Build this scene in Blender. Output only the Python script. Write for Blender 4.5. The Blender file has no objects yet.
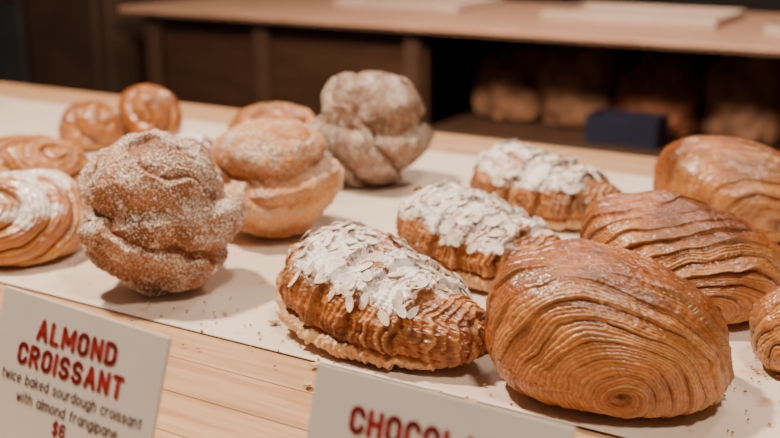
import bpy, bmesh, math, random
import numpy as np
from mathutils import Matrix, Vector

random.seed(7)
rng = np.random.default_rng(11)
TZ = 0.9            # height of the counter top
YAW = math.radians(-30.8)   # direction the counter runs
scene = bpy.context.scene
col = scene.collection

# ------------------------------------------------------------------ noise
_T = rng.random((32, 32, 32))
def vnoise(P, seed=0):
    P = P + np.array([seed*3.17, seed*7.31, seed*1.73])
    i = np.floor(P).astype(int); f = P-i; f = f*f*(3-2*f)
    i0 = i % 32; i1 = (i+1) % 32
    x0, y0, z0 = i0.T; x1, y1, z1 = i1.T
    fx, fy, fz = f.T
    c00 = _T[x0, y0, z0]*(1-fx)+_T[x1, y0, z0]*fx
    c10 = _T[x0, y1, z0]*(1-fx)+_T[x1, y1, z0]*fx
    c01 = _T[x0, y0, z1]*(1-fx)+_T[x1, y0, z1]*fx
    c11 = _T[x0, y1, z1]*(1-fx)+_T[x1, y1, z1]*fx
    return ((c00*(1-fy)+c10*fy)*(1-fz)+(c01*(1-fy)+c11*fy)*fz)*2-1
def fbm(P, seed=0, oct=4):
    s = 0; a = 0.5
    for o in range(oct):
        s = s+a*vnoise(P*(2**o), seed+o*5); a *= .5
    return s
def sstep(a, b, x):
    t = np.clip((x-a)/(b-a), 0, 1); return t*t*(3-2*t)
def mix(a, b, t):
    t = np.asarray(t)[:, None]; return np.asarray(a)*(1-t)+np.asarray(b)*t
def unit(v):
    v = np.array(v, float); return v/np.linalg.norm(v)
def hash1(x):
    return np.modf(np.abs(np.sin(x*12.9898)*43758.5))[0]

# ------------------------------------------------------------------ materials
def nmat(name):
    m = bpy.data.materials.new(name); m.use_nodes = True
    nt = m.node_tree; return m, nt, nt.nodes['Principled BSDF']
def N(nt, t, **kw):
    n = nt.nodes.new(t)
    for k, v in kw.items(): setattr(n, k, v)
    return n
def setin(n, d):
    for k, v in d.items(): n.inputs[k].default_value = v
def ramp(nt, stops):
    r = N(nt, 'ShaderNodeValToRGB')
    e = r.color_ramp.elements
    while len(e) < len(stops): e.new(.5)
    for el, (p, c) in zip(e, stops):
        el.position = p; el.color = (*c, 1) if len(c) == 3 else c
    return r

def plain(name, c, rough=.6, c2=None, scale=8, coat=0, bump=0):
    m, nt, b = nmat(name)
    b.inputs['Roughness'].default_value = rough
    b.inputs['Coat Weight'].default_value = coat
    tc = N(nt, 'ShaderNodeTexCoord')
    nz = N(nt, 'ShaderNodeTexNoise'); setin(nz, {'Scale': scale, 'Detail': 6})
    nt.links.new(tc.outputs['Object'], nz.inputs['Vector'])
    c2 = c2 or tuple(x*.8 for x in c)
    r = ramp(nt, [(.35, c2), (.65, c)])
    nt.links.new(nz.outputs['Fac'], r.inputs['Fac'])
    nt.links.new(r.outputs['Color'], b.inputs['Base Color'])
    if bump:
        bp = N(nt, 'ShaderNodeBump'); setin(bp, {'Strength': bump, 'Distance': .002})
        nt.links.new(nz.outputs['Fac'], bp.inputs['Height'])
        nt.links.new(bp.outputs['Normal'], b.inputs['Normal'])
    return m

def wood(name, c1, c2, seam, bw=.9, bh=.045, rough=.45):
    m, nt, b = nmat(name)
    b.inputs['Roughness'].default_value = rough
    tc = N(nt, 'ShaderNodeTexCoord')
    br = N(nt, 'ShaderNodeTexBrick'); br.offset = .37
    setin(br, {'Scale': 1, 'Mortar Size': .0009, 'Brick Width': bw, 'Row Height': bh, 'Bias': 0, 'Mortar Smooth': .3,
               'Color1': (*c1, 1), 'Color2': (*c2, 1), 'Mortar': (*seam, 1)})
    nt.links.new(tc.outputs['Object'], br.inputs['Vector'])
    mp = N(nt, 'ShaderNodeMapping'); mp.inputs['Scale'].default_value = (6, 110, 30)
    nt.links.new(tc.outputs['Object'], mp.inputs['Vector'])
    nz = N(nt, 'ShaderNodeTexNoise'); setin(nz, {'Scale': 1.0, 'Detail': 8, 'Roughness': .6, 'Distortion': .6})
    nt.links.new(mp.outputs['Vector'], nz.inputs['Vector'])
    r = ramp(nt, [(.3, (.62, .52, .45)), (.6, (1, 1, 1))])
    nt.links.new(nz.outputs['Fac'], r.inputs['Fac'])
    mx = N(nt, 'ShaderNodeMix', data_type='RGBA', blend_type='MULTIPLY'); mx.inputs[0].default_value = .85
    nt.links.new(br.outputs['Color'], mx.inputs[6]); nt.links.new(r.outputs['Color'], mx.inputs[7])
    nt.links.new(mx.outputs[2], b.inputs['Base Color'])
    bp = N(nt, 'ShaderNodeBump'); setin(bp, {'Strength': .15, 'Distance': .001})
    nt.links.new(nz.outputs['Fac'], bp.inputs['Height']); nt.links.new(bp.outputs['Normal'], b.inputs['Normal'])
    return m

def pastry_mat(name, rough=.5, coat=0, coat_rough=.2, sugar_col=(.86, .82, .78), grain=900, grain_amt=1.6,
               fine=260, bump=.5, grain_bump=.0, var=.35, edge=(.35, .75)):
    m, nt, b = nmat(name)
    L = nt.links
    setin(b, {'Roughness': rough, 'Coat Weight': coat, 'Coat Roughness': coat_rough})
    at = N(nt, 'ShaderNodeAttribute', attribute_name='Col')
    su = N(nt, 'ShaderNodeAttribute', attribute_name='sug')
    tc = N(nt, 'ShaderNodeTexCoord')
    n1 = N(nt, 'ShaderNodeTexNoise'); setin(n1, {'Scale': fine, 'Detail': 5, 'Roughness': .65})
    n0 = N(nt, 'ShaderNodeTexNoise'); setin(n0, {'Scale': 45, 'Detail': 4})
    g = N(nt, 'ShaderNodeTexNoise'); setin(g, {'Scale': grain, 'Detail': 2, 'Roughness': .6})
    for n in (n1, n0, g): L.new(tc.outputs['Object'], n.inputs['Vector'])
    r = ramp(nt, [(.32, (1-var, 1-var*1.2, 1-var*1.4)), (.66, (1.0+var*.4,)*3)])
    add = N(nt, 'ShaderNodeMath', operation='ADD'); L.new(n1.outputs['Fac'], add.inputs[0]); L.new(n0.outputs['Fac'], add.inputs[1])
    half = N(nt, 'ShaderNodeMath', operation='MULTIPLY'); L.new(add.outputs[0], half.inputs[0]); half.inputs[1].default_value = .5
    L.new(half.outputs[0], r.inputs['Fac'])
    mx = N(nt, 'ShaderNodeMix', data_type='RGBA', blend_type='MULTIPLY'); mx.inputs[0].default_value = 1
    L.new(at.outputs['Color'], mx.inputs[6]); L.new(r.outputs['Color'], mx.inputs[7])
    m1 = N(nt, 'ShaderNodeMath', operation='MULTIPLY_ADD'); L.new(g.outputs['Fac'], m1.inputs[0])
    m1.inputs[1].default_value = grain_amt; m1.inputs[2].default_value = -.5*grain_amt
    m2 = N(nt, 'ShaderNodeMath', operation='ADD'); L.new(m1.outputs[0], m2.inputs[0]); L.new(su.outputs['Fac'], m2.inputs[1])
    mr = N(nt, 'ShaderNodeMapRange'); setin(mr, {'From Min': edge[0], 'From Max': edge[1]}); L.new(m2.outputs[0], mr.inputs['Value'])
    mx2 = N(nt, 'ShaderNodeMix', data_type='RGBA'); L.new(mr.outputs[0], mx2.inputs[0])
    L.new(mx.outputs[2], mx2.inputs[6]); mx2.inputs[7].default_value = (*sugar_col, 1)
    L.new(mx2.outputs[2], b.inputs['Base Color'])
    rr = N(nt, 'ShaderNodeMapRange'); setin(rr, {'To Min': rough, 'To Max': .85}); L.new(mr.outputs[0], rr.inputs['Value'])
    L.new(rr.outputs[0], b.inputs['Roughness'])
    bp = N(nt, 'ShaderNodeBump'); setin(bp, {'Strength': bump, 'Distance': .0014}); L.new(half.outputs[0], bp.inputs['Height'])
    out = bp
    if grain_bump:
        b2 = N(nt, 'ShaderNodeBump'); setin(b2, {'Strength': grain_bump, 'Distance': .0012})
        L.new(mr.outputs[0], b2.inputs['Height']); L.new(bp.outputs['Normal'], b2.inputs['Normal']); out = b2
    L.new(out.outputs['Normal'], b.inputs['Normal'])
    return m

M_pain = pastry_mat('laminated_crust', rough=.40, coat=.35, coat_rough=.25, var=.45)
M_glaze = pastry_mat('glazed_crust', rough=.35, coat=.5, coat_rough=.2, var=.38)
M_alm = pastry_mat('almond_croissant_crust', rough=.45, coat=.25, coat_rough=.25, grain=340, grain_amt=1.6, var=.45, sugar_col=(.84, .79, .74))
M_sug = pastry_mat('sugared_crust', rough=.6, grain=600, grain_amt=3.4, sugar_col=(.80, .69, .58), grain_bump=.7, var=.4, edge=(.40, .60))
M_flake = plain('almond_flake', (.84, .77, .68), .7, (.60, .46, .32), 110)
M_wood = wood('maple_counter_wood', (.60, .36, .20), (.50, .275, .14), (.24, .12, .05))
M_dark = wood('dark_walnut_panel', (.075, .036, .021), (.062, .029, .017), (.04, .02, .012), bw=2, bh=.16)
M_fartop = wood('far_counter_wood', (.60, .36, .25), (.56, .33, .225), (.5, .28, .18), bw=1.2, bh=.1)

m, nt, b = nmat('parchment_paper')
b.inputs['Roughness'].default_value = .55
tc = N(nt, 'ShaderNodeTexCoord'); nz = N(nt, 'ShaderNodeTexNoise'); setin(nz, {'Scale': 9, 'Detail': 7})
n2 = N(nt, 'ShaderNodeTexNoise'); setin(n2, {'Scale': 55, 'Detail': 3})
nt.links.new(tc.outputs['Object'], nz.inputs['Vector']); nt.links.new(tc.outputs['Object'], n2.inputs['Vector'])
r = ramp(nt, [(.3, (.63, .49, .39)), (.6, (.73, .59, .49))]); nt.links.new(nz.outputs['Fac'], r.inputs['Fac'])
r2 = ramp(nt, [(.26, (.78, .56, .38)), (.38, (1, 1, 1))]); nt.links.new(n2.outputs['Fac'], r2.inputs['Fac'])
mx = N(nt, 'ShaderNodeMix', data_type='RGBA', blend_type='MULTIPLY'); mx.inputs[0].default_value = .85
nt.links.new(r.outputs['Color'], mx.inputs[6]); nt.links.new(r2.outputs['Color'], mx.inputs[7])
nt.links.new(mx.outputs[2], b.inputs['Base Color'])
M_paper = m
M_card = plain('sign_card', (.70, .62, .54), .6, (.67, .59, .51), 30)
M_red = plain('sign_red_ink', (.34, .013, .010), .6, (.32, .012, .009), 30)
M_ink = plain('sign_dark_ink', (.08, .022, .018), .6, (.07, .02, .016), 30)

# ------------------------------------------------------------------ helpers
def mesh_obj(name, V, F, mats, colr=None, sug=None, smooth=True, link=True):
    me = bpy.data.meshes.new(name)
    me.from_pydata(V.tolist() if hasattr(V, 'tolist') else V, [], F)
    if smooth: me.polygons.foreach_set('use_smooth', [True]*len(me.polygons))
    if colr is not None:
        a = me.attributes.new('Col', 'FLOAT_COLOR', 'POINT')
        a.data.foreach_set('color', np.hstack([np.clip(colr, 0, 1), np.ones((len(colr), 1))]).astype(np.float32).ravel())
    if sug is not None:
        a = me.attributes.new('sug', 'FLOAT', 'POINT'); a.data.foreach_set('value', np.asarray(sug, np.float32))
    for mm in mats: me.materials.append(mm)
    me.update()
    ob = bpy.data.objects.new(name, me)
    if link: col.objects.link(ob)
    return ob

_ico = {}
def ico(l):
    if l not in _ico:
        bm = bmesh.new(); bmesh.ops.create_icosphere(bm, subdivisions=l, radius=1)
        V = np.array([v.co[:] for v in bm.verts]); F = [[v.index for v in f.verts] for f in bm.faces]; bm.free()
        V /= np.linalg.norm(V, axis=1)[:, None]
        _ico[l] = (V, F)
    return _ico[l]

def vnormals(V, F):
    F = np.array(F); n = np.cross(V[F[:, 1]]-V[F[:, 0]], V[F[:, 2]]-V[F[:, 0]])
    o = np.zeros_like(V)
    for k in range(3): np.add.at(o, F[:, k], n)
    return o/np.maximum(np.linalg.norm(o, axis=1)[:, None], 1e-12)

def smax(x, q, k=.12):
    return -q + k*np.log1p(np.exp(np.clip((x+q)/k, -50, 50)))

def body(n, sx, sy, H, p=2.3, q=.6):
    r = (np.abs(n)**p).sum(1)**(-1/p)
    m = n*r[:, None]
    z = smax(m[:, 2], q); z0 = -q+.12*math.log1p(math.exp((-1+q)/.12))
    z = (z-z0)/(1-z0)*H
    return np.stack([m[:, 0]*sx, m[:, 1]*sy, z], 1)

def settle(V, H=None):
    V[:, 2] -= V[:, 2].min()
    if H: V[:, 2] *= H/V[:, 2].max()
    return V

def place(ob, x, y, yaw, z=TZ+.0026):
    ob.location = (x, y, z); ob.rotation_euler = (0, 0, math.radians(yaw))

GOLD = (.44, .135, .021); BROWN = (.15, .033, .006); PALE = (.78, .42, .15)

# ------------------------------------------------------------------ pain au chocolat
def pain(x, y, yaw, sx, sy, H, seed, lv=8, s=(.12, -.93, -.28), K=5.2, A=.0056, p=2.12, q=.55):
    n, F = ico(lv)
    s = unit(s); e1 = unit(np.cross(np.array([0, 0, 1.]), s)); e2 = np.cross(s, e1)
    V = body(n, sx, sy, H, p, q)
    V[:, 2] *= 1-.14*n[:, 0]*sstep(-.2, .6, n[:, 2])
    V[:, 0] -= .12*V[:, 2]
    V = V*(1+.08*fbm(n*1.5, seed+3, 3))[:, None]
    Nn = vnormals(V, F)
    w = fbm(n*1.7, seed, 3)
    psi = np.arccos(np.clip(n@s, -1, 1)); phi = np.arctan2(n@e2, n@e1)
    asym = 1+.16*np.sin(phi*1+seed)+.07*np.sin(2*phi+seed*2)
    u = K*1.25*np.power(psi+1e-4, .72)*asym + phi/(2*math.pi) + .80*w + .07*fbm(n*7, seed+9, 3)
    f = u-np.floor(u)
    lay = np.floor(u); rnd = hash1(lay+seed)
    prof = sstep(0, .06, f)*(1-f)**.8
    zone = 1-sstep(.9, 1.75, psi+.35*w)
    brk = np.clip(.65+1.3*fbm(n*2.6, seed+31, 3), .05, 1.5)
    u2 = u*4.6+.5*fbm(n*4, seed+41, 3); f2 = u2 % 1.; prof2 = f2*(1-sstep(.7, 1, f2)); rnd2 = hash1(np.floor(u2)+seed*3)
    amp = A*(.15+1.25*rnd**1.3)*brk
    d = zone*(amp*(prof-.4)+A*.24*prof2*(.2+rnd2)) - .006*np.exp(-(psi/.14)**2) + .0008*fbm(n*14, seed+4, 3)+.0006*fbm(n*40, seed+6, 3)
    d += (1-zone)*A*.55*(prof-.4)*rnd*brk
    V = V+Nn*d[:, None]
    blot = fbm(n*2.2, seed+13, 4); fine = fbm(n*9, seed+17, 3); tiny = fbm(n*30, seed+19, 3)
    up = sstep(.2, .9, n[:, 2])
    c = mix(GOLD, BROWN, np.clip(.18+1.1*blot+.45*up+.45*fine+.5*tiny, 0, 1))
    wall = np.exp(-((f-.0)/.10)**2)+np.exp(-((f-1.)/.16)**2)
    strk = prof2*(.2+1.0*rnd2)
    c = mix(c, PALE, np.clip(zone*(.08+.62*wall*brk*(.3+.7*rnd)+.85*strk-.18*up)+.2*fine, 0, .9))
    c = mix(c, BROWN, np.clip((.45+.55*zone)*np.exp(-((f-.90)/.06)**2)*1.0*brk*(.5+rnd), 0, 1))  # shade painted into the crevices at the foot of each layer
    c = mix(c, BROWN, np.clip(np.exp(-((f-.12)/.05)**2)*.5*sstep(.5, 1, brk)*rnd, 0, 1))
    c = mix(c, (.09, .02, .005), np.exp(-(psi/.10)**2)*.6)  # pit at the spiral centre darkened in colour, as shade
    c = mix(c, (.70, .36, .13), sstep(.22, .0, V[:, 2]/H)*.35)
    ob = mesh_obj('pain_au_chocolat', settle(V, H), F, [M_pain], c, np.full(len(n), -2.))
    place(ob, x, y, yaw); return ob

pain(.1475, .665, -12, .080, .066, .095, 1)
pain(.236, .821, -14, .083, .064, .091, 5)
pain(.352, 1.035, -20, .084, .064, .091, 9, 7, s=(.4, -.85, -.2))
pain(.300, .702, 10, .048, .036, .060, 14, 7, s=(-.5, -.8, -.2), K=3.6, A=.003)

# ------------------------------------------------------------------ glazed coiled buns
GL = (.43, .122, .016); GLB = (.20, .042, .007); GLP = (.78, .41, .125)
def coil(name, x, y, yaw, sx, sy, H, seed, lv=7, s=(0, -.5, .85), K=1.6, A=.010, sugar=0., p=2.3, q=.5, pals=(GL, GLB, GLP), sub=1.):
    n, F = ico(lv)
    s = unit(s); e1 = unit(np.cross(np.array([0, 1., 0]), s)); e2 = np.cross(s, e1)
    V = body(n, sx, sy, H, p, q)*(1+.08*fbm(n*1.5, seed+3, 3))[:, None]
    Nn = vnormals(V, F)
    w = fbm(n*1.5, seed, 3)
    psi = np.arccos(np.clip(n@s, -1, 1)); phi = np.arctan2(n@e2, n@e1)
    u = psi*K+phi/(2*math.pi)+.45*w+.05*fbm(n*7, seed+71, 3)
    f = u-np.floor(u)
    rope = np.power(np.clip(np.sin(math.pi*f), 0, 1), .55)*(1.05-.35*f)
    u2 = u*5+.45*fbm(n*4, seed+5, 2); f2 = u2 % 1.; pr2 = f2*(1-sstep(.65, 1, f2)); rnd2 = hash1(np.floor(u2)+seed)
    d = A*(rope-.6)+A*.20*sub*pr2*(.3+rnd2)+.0012*fbm(n*12, seed+8, 3)
    V = V+Nn*d[:, None]
    bl = fbm(n*3, seed+12, 4); tiny = fbm(n*25, seed+14, 3)
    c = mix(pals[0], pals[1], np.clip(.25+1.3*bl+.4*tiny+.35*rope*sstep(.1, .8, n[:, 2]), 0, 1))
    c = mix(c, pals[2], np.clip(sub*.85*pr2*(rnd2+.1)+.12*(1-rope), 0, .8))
    c = mix(c, pals[1], np.clip(np.exp(-((f-.0)/.06)**2)+np.exp(-((f-1)/.06)**2), 0, 1)*.85)  # creases between coils darkened in the colour, as painted shade
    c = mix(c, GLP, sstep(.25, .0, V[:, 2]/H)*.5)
    sg = np.full(len(n), -2.)
    if sugar: sg = sugar*sstep(.0, .6, .9*n[:, 2]-.28+.9*fbm(n*2.5, seed+2, 3))-.35
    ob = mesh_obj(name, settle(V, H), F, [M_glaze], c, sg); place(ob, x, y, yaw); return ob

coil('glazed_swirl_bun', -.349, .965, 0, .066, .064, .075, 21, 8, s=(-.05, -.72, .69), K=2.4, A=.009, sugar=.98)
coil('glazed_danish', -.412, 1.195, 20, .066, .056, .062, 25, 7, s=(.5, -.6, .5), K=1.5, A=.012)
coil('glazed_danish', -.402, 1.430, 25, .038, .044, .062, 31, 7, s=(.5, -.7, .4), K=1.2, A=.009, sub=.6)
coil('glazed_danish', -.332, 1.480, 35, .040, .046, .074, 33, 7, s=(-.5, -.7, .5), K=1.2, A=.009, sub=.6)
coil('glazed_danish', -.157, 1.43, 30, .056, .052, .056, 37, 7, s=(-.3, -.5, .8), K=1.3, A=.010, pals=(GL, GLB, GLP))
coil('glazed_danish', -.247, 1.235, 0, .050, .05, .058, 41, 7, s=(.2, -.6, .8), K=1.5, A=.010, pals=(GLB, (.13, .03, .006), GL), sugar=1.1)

# ------------------------------------------------------------------ sugared buns
def sugar_bun(x, y, yaw, R, H, seed, tilt=(0, 0), sug=.5, base=((.36, .19, .10), (.20, .085, .035)), lv=8,
              ax=(.3, -.35, .9), rim=.47, A=.0095, nb=1.5, crag_a=.0045, cre=.16, fineA=1., low=None):
    n, F = ico(lv)
    V = body(n, R, R, H, 2.25, .72)
    h = V[:, 2]/H
    th = np.arctan2(n[:, 1], n[:, 0])
    rimv = rim+.07*np.sin(th+seed)+.05*fbm(n*1.2, seed+60, 2)
    prof = .66+.37*sstep(0, 1, h/np.maximum(rimv-.03, .1))
    prof = prof - cre*sstep(rimv, rimv+.07, h) + (cre-.03)*sstep(rimv+.08, .85, h)
    a = unit(ax)
    wv = fbm(n*1.4, seed, 3)
    V[:, 0] *= prof*(1+.09*wv); V[:, 1] *= prof*(1+.09*wv)
    Nn = vnormals(V, F)
    e1 = unit(np.cross([0, 1., 0], a)); e2 = np.cross(a, e1)
    phi = np.arctan2(n@e2, n@e1)
    u = (n@a)*nb+phi/(2*math.pi)+.55*wv+.05*fbm(n*6, seed+7, 3)
    f = u-np.floor(u); pr = f**.8*(1-sstep(.92, 1, f))
    crag = 1-np.abs(fbm(n*2.6, seed+21, 4))*2.4
    brk = np.clip(.7+1.2*fbm(n*1.9, seed+33, 2), .2, 1.2)
    d = A*brk*(pr-.4)+crag_a*crag+fineA*(.0013*fbm(n*16, seed+5, 3)+.0009*vnoise(n*60, seed+2))
    u2 = u*5+.4*fbm(n*3, seed+44, 2); f2 = u2 % 1.; d += .0020*f2*(1-sstep(.7, 1, f2))*hash1(np.floor(u2))
    V = V+Nn*d[:, None]
    bl = fbm(n*2.5, seed+31, 4)
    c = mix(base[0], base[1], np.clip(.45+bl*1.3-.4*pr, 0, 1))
    c = mix(c, base[1], (1-sstep(0, .10, f))*.8*brk)  # fold creases painted darker to deepen their shade
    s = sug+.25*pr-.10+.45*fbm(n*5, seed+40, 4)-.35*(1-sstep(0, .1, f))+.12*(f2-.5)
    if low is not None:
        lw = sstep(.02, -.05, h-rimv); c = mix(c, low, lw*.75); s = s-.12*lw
    if tilt != (0, 0):
        Mx = np.array(Matrix.Rotation(math.radians(tilt[0]), 3, 'X') @ Matrix.Rotation(math.radians(tilt[1]), 3, 'Y'))
        V = V@Mx.T
        zmin = V[:, 2].min(); V[:, 2] = np.maximum(V[:, 2], zmin+.004)
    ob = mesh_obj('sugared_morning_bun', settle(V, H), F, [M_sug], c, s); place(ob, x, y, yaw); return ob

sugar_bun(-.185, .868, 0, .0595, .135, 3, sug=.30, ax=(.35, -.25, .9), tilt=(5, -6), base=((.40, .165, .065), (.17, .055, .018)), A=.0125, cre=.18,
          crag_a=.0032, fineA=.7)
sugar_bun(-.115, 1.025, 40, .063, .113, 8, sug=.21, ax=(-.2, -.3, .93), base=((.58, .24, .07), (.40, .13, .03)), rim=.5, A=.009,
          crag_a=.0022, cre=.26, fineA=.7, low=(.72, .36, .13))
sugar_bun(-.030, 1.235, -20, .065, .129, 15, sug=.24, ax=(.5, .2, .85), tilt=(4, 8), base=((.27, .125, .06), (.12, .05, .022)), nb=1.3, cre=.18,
          crag_a=.003, A=.011, fineA=.7)

# ------------------------------------------------------------------ almond croissants
def disc(cx, nrm, ax, ra, rb, th, bend):
    nrm = unit(nrm); ax = unit(ax-nrm*np.dot(ax, nrm)); bx = np.cross(nrm, ax)
    k = 12; top = []; bot = []
    for i in range(k):
        t = 2*math.pi*i/k; tip = 1+.18*max(0, math.cos(t))
        px = ra*math.cos(t)*tip; py = rb*math.sin(t)
        z = bend*(px*px/(ra*ra))
        p = cx+ax*px+bx*py+nrm*z
        top.append(p+nrm*th/2); bot.append(p-nrm*th/2)
    return top+bot+[cx+nrm*th/2, cx-nrm*th/2], [[i, (i+1) % k, 2*k] for i in range(k)]+[[k+(i+1) % k, k+i, 2*k+1] for i in range(k)] + \
        [[i, k+i, k+(i+1) % k, (i+1) % k] for i in range(k)]

def almond_croissant(x, y, yaw, Lh, Wh, H, seed, lv=8, nfl=85, sug=1.):
    n, F = ico(lv)
    V = body(n, Lh, Wh, H, 2.0, .46)
    nx = n[:, 0]; an = np.abs(nx)
    V[:, 1] *= (1-.08*nx)*(1-.15*sstep(.5, 1, an))
    V[:, 2] *= (1-.18*nx)
    V[:, 1] += .022*(nx**2)
    w = fbm(n*1.8, seed, 3)
    V = V*(1+.05*fbm(n*2.2, seed+50, 3))[:, None]
    Nn = vnormals(V, F)
    ang = np.arctan2(n[:, 2], n[:, 1])
    t = an*3.4+.24*np.cos(ang+.4*np.sign(nx))+.30*w+.07*fbm(n*8, seed+2, 3)
    f = t-np.floor(t); lay = np.floor(t); rnd = hash1(lay+seed+np.sign(nx)*3)
    pr = f*(1-sstep(.92, 1, f))
    u2 = t*6+.6*fbm(n*4, seed+6, 2); f2 = u2 % 1.; pr2 = f2*(1-sstep(.7, 1, f2)); rnd2 = hash1(np.floor(u2)+seed)
    top = sstep(-.3, .2, n[:, 2])
    d = .0085*(pr-.45)*(.35+.65*top)*(.6+.6*rnd) + .0028*pr2*(.3+rnd2) + .0034*fbm(n*6, seed+8, 4)+.0010*fbm(n*30, seed+9, 3)
    hz = n[:, 2]+.28*fbm(n*2.4, seed+11, 3)+.14*nx
    fr = sstep(.35, -.25, n[:, 1])*(1-sstep(.70, .92, nx))
    d += fr*(.0060*np.exp(-((hz+.42)/.17)**2) - .0042*np.exp(-((hz+.15)/.05)**2))
    V = V+Nn*d[:, None]
    bl = fbm(n*3, seed+12, 4); tiny = fbm(n*26, seed+22, 3)
    c = mix((.47, .15, .025), (.17, .038, .007), np.clip(.42+1.3*bl+.35*pr+.5*tiny, 0, 1))
    c = mix(c, (.78, .43, .15), np.clip(1.1*pr2*rnd2+.25*sstep(.3, .0, f)-.10, 0, .85))
    c = mix(c, (.12, .03, .007), (np.exp(-((f-.96)/.05)**2))*.75)
    skirt = sstep(-.17, -.26, hz)*fr
    c = mix(c, (.84, .54, .27), skirt*np.clip(.80+1.2*bl, 0, 1))
    c = mix(c, (.50, .21, .06), sstep(-.66, -.82, hz)*.6)
    mask = sstep(.22, .62, n[:, 2]+.35*w)*(1-sstep(.58, .85, an+.25*bl))
    s = sug*mask*1.05+.85*fbm(n*6, seed+15, 4)*mask-.46+.12*sstep(.2, .7, n[:, 2])
    ob = mesh_obj('almond_croissant', settle(V, H), F, [M_alm], c, s)
    place(ob, x, y, yaw)
    N2 = vnormals(V, F)
    cand = np.where((n[:, 2] > .38) & (mask > .35))[0]
    r = np.random.default_rng(seed)
    FV = []; FF = []
    for i in r.choice(cand, nfl):
        nr = unit(N2[i]*.2+unit(n[i]/np.array([Lh, Wh, H]))+r.normal(0, .17, 3))
        vs, fs = disc(V[i]+nr*r.uniform(.0007, .0024), nr, r.normal(0, 1, 3), r.uniform(.0054, .0080), r.uniform(.0031, .0046), .0005, r.uniform(-.0012, .0014))
        o = len(FV); FV += [list(map(float, v)) for v in vs]; FF += [[a+o for a in q] for q in fs]
    fo = mesh_obj('sliced_almonds', FV, FF, [M_flake], smooth=False); fo.parent = ob
    return ob
almond_croissant(-.014, .761, -56, .109, .055, .075, 2, 8, 85)
almond_croissant(.071, .908, -54, .100, .051, .071, 6, 8, 80)
almond_croissant(.152, 1.085, -48, .094, .051, .071, 12, 7, 70)

# ------------------------------------------------------------------ counter
def abbox(name, a0, a1, b0, b1, z0, z1, mat, bev=.004, parent=None):
    bm = bmesh.new(); bmesh.ops.create_cube(bm, size=1)
    for v in bm.verts:
        v.co = Vector((a0+(v.co.x+.5)*(a1-a0), b0+(v.co.y+.5)*(b1-b0), z0+(v.co.z+.5)*(z1-z0)))
    if bev: bmesh.ops.bevel(bm, geom=bm.edges[:], offset=bev, segments=3, affect='EDGES')
    me = bpy.data.meshes.new(name); bm.to_mesh(me); bm.free(); me.materials.append(mat)
    ob = bpy.data.objects.new(name, me); col.objects.link(ob)
    if parent: ob.parent = parent
    else: ob.rotation_euler = (0, 0, YAW)
    return ob
def abempty(name):
    e = bpy.data.objects.new(name, None); col.objects.link(e); e.rotation_euler = (0, 0, YAW); e.empty_display_size = .1; return e

ctr = abempty('display_counter')
abbox('counter_top', -2.6, 1.1, .26, 1.353, TZ-.045, TZ, M_wood, .003, ctr)
abbox('cabinet_body', -2.55, 1.05, .30, 1.31, .1, TZ-.045, M_dark, .004, ctr)
abbox('plinth', -2.5, 1.0, .36, 1.26, .001, .1, M_dark, .004, ctr)

def ab(a, b): # counter frame -> world
    c, s = math.cos(YAW), math.sin(YAW); return (a*c-b*s, a*s+b*c)

def sheet(a0, a1, b0, b1, z, rot, seed):
    na, nb = 220, 90
    A, B = np.meshgrid(np.linspace(a0, a1, na), np.linspace(b0, b1, nb), indexing='ij')
    P = np.stack([A.ravel(), B.ravel(), np.zeros(A.size)], 1)
    w = fbm(P*5, seed, 3)
    ed = np.minimum(np.minimum(P[:, 0]-a0, a1-P[:, 0]), np.minimum(P[:, 1]-b0, b1-P[:, 1]))
    P[:, 1] += .0015*fbm(P*3+5, seed+8, 2)
    P[:, 2] = z+.0005*w+.0018*np.exp(-(ed/.012)**2)*np.clip(.4+fbm(P*4, seed+3, 2), 0, 1)
    F = [[i*nb+j, (i+1)*nb+j, (i+1)*nb+j+1, i*nb+j+1] for i in range(na-1) for j in range(nb-1)]
    o = mesh_obj('parchment_sheet', P, F, [M_paper]); o.rotation_euler = (0, 0, YAW)
    md = o.modifiers.new('thick', 'SOLIDIFY'); md.thickness = .0003; md.offset = 1
    return o
sheet(-1.9, .85, .583, 1.234, TZ+.0009, 0, 1)

# crumbs and fallen almond flakes
FV = []; FF = []
r = np.random.default_rng(5)
def addcr(x, y, flake):
    z = TZ+.0032
    if flake:
        vs, fs = disc(np.array([x, y, z+.0005]), np.array([r.normal(0, .1), r.normal(0, .1), 1]), r.normal(0, 1, 3), r.uniform(.0036, .0055), r.uniform(.0024, .0036), .0008, .0008)
    else:
        vs, fs = disc(np.array([x, y, z-.0002]), np.array([0, 0, 1.]), r.normal(0, 1, 3), r.uniform(.0005, .0015), r.uniform(.0004, .0012), .0010, 0)
    o = len(FV); FV.extend([list(map(float, v)) for v in vs]); FF.extend([[a+o for a in q] for q in fs])
for (x, y) in [(-.055, .668), (-.052, .700), (-.022, .672), (-.015, .676), (.045, .632), (.052, .640), (.03, .85), (.035, 1.0), (-.09, .78), (.03, .655)]: addcr(x, y, True)
for _ in range(190):
    cx, cy = random.choice([(.05, .64), (-.08, .76), (-.15, .80), (.04, .86), (.15, .95), (.24, .72), (-.25, .95), (0, .95), (-.03, .72), (.22, .64)])
    addcr(cx+r.normal(0, .035), cy+r.normal(0, .025), False)
mesh_obj('pastry_crumbs', FV, FF, [plain('crumb', (.62, .40, .22), .7, (.30, .12, .04), 90)], smooth=False)

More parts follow.
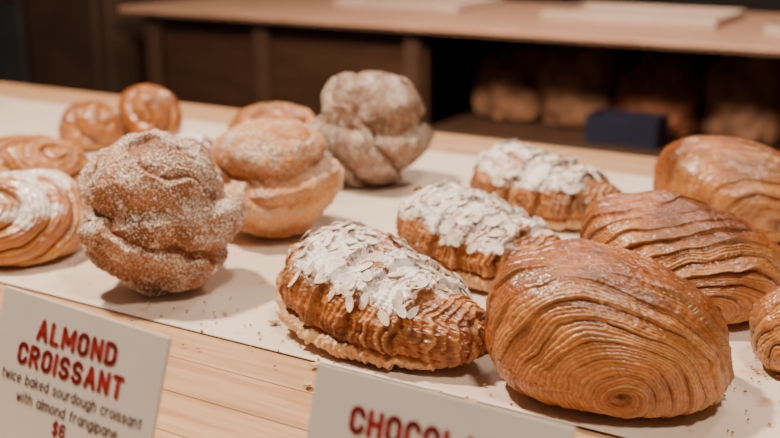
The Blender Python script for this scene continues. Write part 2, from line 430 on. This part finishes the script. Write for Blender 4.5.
# ------------------------------------------------------------------ lettering (stroke-built glyphs)
def arc(cx, cy, rx, ry, a0, a1, k=12):
    return [(cx+rx*math.cos(math.radians(a0+(a1-a0)*i/k)), cy+ry*math.sin(math.radians(a0+(a1-a0)*i/k))) for i in range(k+1)]
o_ = arc(.21, .35, .21, .35, 0, 360, 18)
S_ = arc(.25, .74, .24, .26, 15, 270)+arc(.25, .24, .25, .24, 90, -165)
G = {
 'A': (.54, [[(0, 0), (.27, 1), (.54, 0)], [(.1, .3), (.44, .3)]]),
 'L': (.40, [[(0, 1), (0, 0), (.40, 0)]]),
 'M': (.68, [[(0, 0), (0, 1), (.34, .25), (.68, 1), (.68, 0)]]),
 'O': (.50, [arc(.25, .72, .25, .28, 0, 180)+arc(.25, .28, .25, .28, 180, 360)+[(.5, .72)]]),
 'N': (.50, [[(0, 0), (0, 1), (.5, 0), (.5, 1)]]),
 'D': (.50, [[(0, 0), (0, 1)]+arc(.22, .72, .28, .28, 90, 0)+arc(.22, .28, .28, .28, 0, -90)+[(0, 0)]]),
 'C': (.48, [arc(.25, .72, .25, .28, 5, 180)+arc(.25, .28, .25, .28, 180, 355)]),
 'R': (.50, [[(0, 0), (0, 1)]+arc(.22, .74, .26, .26, 90, -90)+[(0, .48)], [(.24, .48), (.5, 0)]]),
 'I': (0, [[(0, 0), (0, 1)]]),
 'S': (.50, [S_]),
 'T': (.50, [[(0, 1), (.5, 1)], [(.25, 1), (.25, 0)]]),
 'H': (.50, [[(0, 0), (0, 1)], [(.5, 0), (.5, 1)], [(0, .52), (.5, .52)]]),
 'E': (.42, [[(.42, 1), (0, 1), (0, 0), (.42, 0)], [(0, .52), (.36, .52)]]),
 '$': (.50, [S_, [(.25, 1.15), (.25, -.15)]]),
 '6': (.50, [arc(.25, .28, .25, .28, 0, 360), [(0, .28), (0, .7)]+arc(.25, .72, .25, .28, 180, 20)]),
 '5': (.50, [[(.48, 1), (.05, 1), (.03, .55)]+arc(.24, .3, .26, .3, 110, -160)]),
 ' ': (.22, []),
 'o': (.42, [o_]), 'a': (.42, [o_, [(.42, .7), (.42, 0)]]), 'b': (.42, [o_, [(0, 1), (0, 0)]]), 'd': (.42, [o_, [(.42, 1), (.42, 0)]]),
 'c': (.38, [arc(.21, .35, .21, .35, 45, 315)]), 'e': (.42, [[(0, .37), (.42, .37)]+arc(.21, .35, .21, .35, 5, 310)]),
 'g': (.42, [o_, [(.42, .7), (.42, -.05)]+arc(.21, -.05, .21, .2, 0, -150)]),
 'h': (.40, [[(0, 1), (0, 0)], arc(.2, .45, .2, .25, 180, 0)+[(.4, 0)]]),
 'n': (.40, [[(0, .7), (0, 0)], arc(.2, .45, .2, .25, 180, 0)+[(.4, 0)]]),
 'm': (.64, [[(0, .7), (0, 0)], arc(.16, .45, .16, .25, 180, 0)+[(.32, 0)], arc(.48, .45, .16, .25, 180, 0)+[(.64, 0)]]),
 'i': (0, [[(0, .7), (0, 0)], [(0, .94), (0, .96)]]), 'l': (0, [[(0, 1), (0, 0)]]),
 'k': (.38, [[(0, 1), (0, 0)], [(.36, .7), (0, .28)], [(.12, .4), (.38, 0)]]),
 'r': (.28, [[(0, .7), (0, 0)], arc(.2, .42, .2, .28, 180, 70)]),
 's': (.36, [arc(.18, .52, .17, .18, 20, 270, 8)+arc(.18, .17, .18, .17, 90, -160, 8)]),
 't': (.28, [[(.12, .95), (.12, .12), (.28, 0)], [(0, .7), (.28, .7)]]),
 'u': (.40, [[(0, .7), (0, .25)]+arc(.2, .25, .2, .25, 180, 360)+[(.4, .7)], [(.4, .3), (.4, 0)]]),
 'w': (.56, [[(0, .7), (.14, 0), (.28, .6), (.42, 0), (.56, .7)]]),
 'f': (.28, [[(.08, 0), (.08, .78)]+arc(.24, .78, .16, .2, 180, 80), [(0, .65), (.26, .65)]]),
 'p': (.42, [o_, [(0, .7), (0, -.28)]]),
}
def text_mesh(name, txt, cx, cy, width, hgt, sw, mat, z=.0003):
    """flat printed ink shape: cap height hgt, fitted to width, centred on (cx,cy)"""
    gap = sw+.10; x = 0; strokes = []
    for ch in txt:
        w, st = G[ch]
        for s in st: strokes.append([(x+px, py) for px, py in s])
        x += w+gap
    tot = x-gap; sx = width/(tot+sw); sy = hgt/(1+sw)
    V = []; F = []
    for s in strokes:
        for i in range(len(s)-1):
            (x0, y0), (x1, y1) = s[i], s[i+1]; dx, dy = x1-x0, y1-y0; l = math.hypot(dx, dy)
            if l < 1e-6: continue
            nx, ny = -dy/l*sw/2, dx/l*sw/2; o = len(V)
            V += [(x0-nx, y0-ny), (x1-nx, y1-ny), (x1+nx, y1+ny), (x0+nx, y0+ny)]; F.append([o, o+1, o+2, o+3])
        for (px, py) in s:
            o = len(V); V += [(px+sw/2*math.cos(2*math.pi*k/10), py+sw/2*math.sin(2*math.pi*k/10)) for k in range(10)]; F.append([o+k for k in range(10)])
    V = [(cx+(vx-tot/2)*sx, cy+(vy-.5)*sy, z) for vx, vy in V]
    return mesh_obj(name, V, F, [mat], smooth=False)

# ------------------------------------------------------------------ signs
def sign(corner, d, W, lines):
    lean = math.radians(18); ztop = .10
    d = Vector((*d, 0)).normalized(); back = Vector((-d.y, d.x, 0))
    up = (Vector((0, 0, 1))*math.cos(lean)+back*math.sin(lean)); nr = d.cross(up)
    S = ztop/math.cos(lean)
    top = Vector((corner[0], corner[1], TZ+ztop))
    org = top-up*S
    root = bpy.data.objects.new('price_sign', None); col.objects.link(root); root.empty_display_size = .05
    M = Matrix((( d.x, up.x, nr.x, org.x), (d.y, up.y, nr.y, org.y), (d.z, up.z, nr.z, org.z+.0012), (0, 0, 0, 1)))
    root.matrix_world = M
    def bx(nm, x0, x1, y0, y1, z0, z1, mt, rotx=0, bev=.0004, piv=None):
        bm = bmesh.new(); bmesh.ops.create_cube(bm, size=1)
        for v in bm.verts: v.co = Vector((x0+(v.co.x+.5)*(x1-x0), y0+(v.co.y+.5)*(y1-y0), z0+(v.co.z+.5)*(z1-z0)))
        bmesh.ops.bevel(bm, geom=bm.edges[:], offset=bev, segments=2, affect='EDGES')
        if rotx:
            T = Matrix.Translation(piv) @ Matrix.Rotation(rotx, 4, 'X') @ Matrix.Translation(-Vector(piv)); bm.transform(T)
        me = bpy.data.meshes.new(nm); bm.to_mesh(me); bm.free(); me.materials.append(mt)
        o = bpy.data.objects.new(nm, me); col.objects.link(o); o.parent = root; return o
    bx('front_card', 0, W, 0, S, -.0022, 0, M_card)
    bx('easel_leg', W*.42, W*.58, .004, S-.012, -.0038, -.0024, M_card, rotx=2*lean-.1, piv=(0, S-.012, -.003))
    for i, (txt, cx, cy, w, h, mt, sw) in enumerate(lines):
        o = text_mesh('text_line_%d' % i, txt, cx*W, S-cy, w, h, sw, mt); o.parent = root
sign((-.2216, .5885), (.1102, -.0785), .1353, [
    ('ALMOND', .50, .0175, .066, .0128, M_red, .27),
    ('CROISSANT', .485, .0332, .088, .0128, M_red, .27),
    ('twice baked sourdough croissant', .51, .0468, .116, .0064, M_ink, .13),
    ('with almond frangipane', .51, .0568, .084, .0064, M_ink, .13),
    ('$6', .49, .0665, .011, .0080, M_red, .22)])
sign((-.0345, .479), (.1120, -.0672), .1306, [
    ('CHOCOLATE', .50, .0215, .086, .0135, M_red, .27),
    ('CROISSANT', .50, .0395, .086, .0135, M_red, .27),
    ('croissant with dark', .48, .056, .080, .0058, M_ink, .09),
    ('$5', .48, .0745, .012, .0085, M_red, .18)])

# ------------------------------------------------------------------ background room
M_floor = plain('concrete_floor', (.06, .048, .04), .5, (.04, .032, .028), 3)
M_wall = plain('dark_wall', (.030, .022, .020), .8, (.022, .017, .016), 2)
M_walll = plain('slate_wall', (.030, .030, .036), .8, (.02, .02, .025), 2)
abbox('floor', -5.2, 4.2, -2, 5.2, -.05, 0, M_floor, 0)
abbox('wall_back', -5.2, 4.2, 5.2, 5.3, 0, 3, M_wall, 0)
abbox('wall_left', -5.3, -5.2, -2, 5.3, 0, 3, M_walll, 0)
abbox('wall_right', 4.2, 4.3, -2, 5.3, 0, 3, M_wall, 0)
abbox('baseboard_back', -5.2, 4.2, 5.18, 5.2, 0, .12, M_dark, 0)

fc = abempty('back_work_counter')
M_post = plain('stained_post', (.085, .042, .025), .6, (.07, .034, .02), 12)
abbox('top', -2.62, 3.2, 2.64, 3.5, .880, .90, M_fartop, .008, fc)
abbox('rear_panel', -2.55, 3.15, 3.40, 3.44, .001, .88, M_dark, .003, fc)
abbox('shelf', -1.5, 3.15, 2.70, 3.40, .57, .595, M_post, .003, fc)
for i, a in enumerate((-2.55, -2.1, -1.56, .3, 1.7, 3.1)):
    abbox('post_%d' % i, a, a+.05, 2.69, 2.72, .001, .88, M_post, .004, fc)
abbox('front_panel', -2.5, -1.5, 2.725, 2.745, .10, .88, M_dark, .003, fc)
abbox('lower_panel', -1.5, 3.1, 2.725, 2.745, .10, .565, M_dark, .003, fc)

cb = abempty('tall_cabinet')
M_cab = plain('cabinet_wood', (.070, .036, .022), .6, (.05, .027, .018), 6)
M_cab2 = plain('slate_cabinet_door', (.05, .05, .055), .6, (.035, .036, .042), 6)
abbox('carcass', -3.5, -2.72, 2.7, 3.4, .001, 2.0, M_cab, .01, cb)
abbox('door_a', -3.46, -3.13, 2.675, 2.698, .08, 1.95, M_cab2, .006, cb)
abbox('door_b', -3.09, -2.76, 2.675, 2.698, .08, 1.95, M_cab, .006, cb)
abbox('handle', -3.15, -3.13, 2.65, 2.674, .9, 1.1, M_post, .004, cb)

def loaf(name, a, b, z, sa, sb, H, mat, seed):
    n, F = ico(5); V = body(n, sa, sb, H, 3.0, .6)*(1+.3*fbm(n*2.4, seed, 3))[:, None]
    o = mesh_obj(name, settle(V, H), F, [mat]); x, y = ab(a, b); o.location = (x, y, z); o.rotation_euler = (0, 0, YAW+random.uniform(-.1, .1)); return o
M_bag = plain('kraft_bag', (.34, .165, .09), .8, (.15, .07, .038), 14)
M_bag2 = plain('rust_bag', (.34, .115, .05), .8, (.15, .05, .022), 14)
M_blue = plain('blue_plastic', (.014, .016, .045), .5, (.010, .012, .033), 7)
for i, (a, hh, mm) in enumerate([(-1.36, .22, M_bag), (-1.14, .26, M_bag), (-.90, .25, M_bag2), (-.66, .27, M_bag), (-.43, .26, M_bag2), (-.19, .24, M_bag2)]):
    loaf('flour_sack', a, 3.03, .596, .112, .12, hh, mm, i)
cr = abempty('storage_crate')
c0, c1 = -1.03, -.83
abbox('base', c0, c1, 2.76, 2.87, .596, .605, M_blue, .003, cr)
abbox('side_front', c0, c1, 2.76, 2.77, .605, .675, M_blue, .003, cr)
abbox('side_back', c0, c1, 2.86, 2.87, .605, .675, M_blue, .003, cr)
abbox('side_left', c0, c0+.01, 2.77, 2.86, .605, .675, M_blue, .003, cr)
abbox('side_right', c1-.01, c1, 2.77, 2.86, .605, .675, M_blue, .003, cr)

M_tray = plain('steel_tray', (.66, .52, .44), .35, (.6, .46, .38), 7)
def tray(a, b, w, d):
    t = abempty('baking_tray')
    abbox('bed', a, a+w, b, b+d, .901, .908, M_tray, .002, t)
    abbox('lip_front', a, a+w, b, b+.008, .908, .925, M_tray, .002, t)
    abbox('lip_rear', a, a+w, b+d-.008, b+d, .908, .925, M_tray, .002, t)
    abbox('lip_left', a, a+.008, b+.008, b+d-.008, .908, .925, M_tray, .002, t)
    abbox('lip_right', a+w-.008, a+w, b+.008, b+d-.008, .908, .925, M_tray, .002, t)
tray(-2.0, 3.0, .45, .34); tray(-1.25, 2.95, .5, .34); tray(-.6, 2.85, .4, .34)

# ------------------------------------------------------------------ lights
def area(name, loc, target, size, power, colr):
    l = bpy.data.lights.new(name, 'AREA'); l.shape = 'DISK'; l.size = size; l.energy = power; l.color = colr
    o = bpy.data.objects.new(name, l); col.objects.link(o); o.location = loc
    o.rotation_euler = (Vector(target)-Vector(loc)).to_track_quat('-Z', 'Y').to_euler(); return o
area('pendant_light_a', (-.70, 1.05, 2.45), (0, .9, .9), .14, 60, (1, .86, .68))
area('pendant_light_b', (.30, .05, 2.5), (.05, .85, .9), .22, 24, (1, .87, .71))
area('pendant_light_c', (.9, 1.7, 2.5), (.2, 1, .9), .3, 12, (1, .85, .7))
x, y = ab(-1.2, 2.9); area('back_top_fill_d', (x, y, 2.7), (x, y, .9), .6, 26, (1, .78, .62))  # added fill lamp, there to brighten the back counter top
x, y = ab(-1.2, 1.7); x2, y2 = ab(-1.2, 2.9); area('back_front_fill_e', (x, y, 1.7), (x2, y2, .7), .4, 24, (1, .72, .50))  # added low fill lamp, lights the back counter's front and shelf
w = bpy.data.worlds.new('World'); scene.world = w; w.use_nodes = True
w.node_tree.nodes['Background'].inputs[0].default_value = (1, .82, .68, 1)
w.node_tree.nodes['Background'].inputs[1].default_value = .12

# ------------------------------------------------------------------ camera
cam = bpy.data.cameras.new('Camera'); co = bpy.data.objects.new('Camera', cam); col.objects.link(co)
co.location = (0, 0, TZ+.31); co.rotation_euler = (math.radians(74), 0, 0)
cam.lens = 50; cam.sensor_width = 36; cam.clip_start = .02
cam.dof.use_dof = True; cam.dof.focus_distance = .72; cam.dof.aperture_fstop = 5.6
scene.camera = co
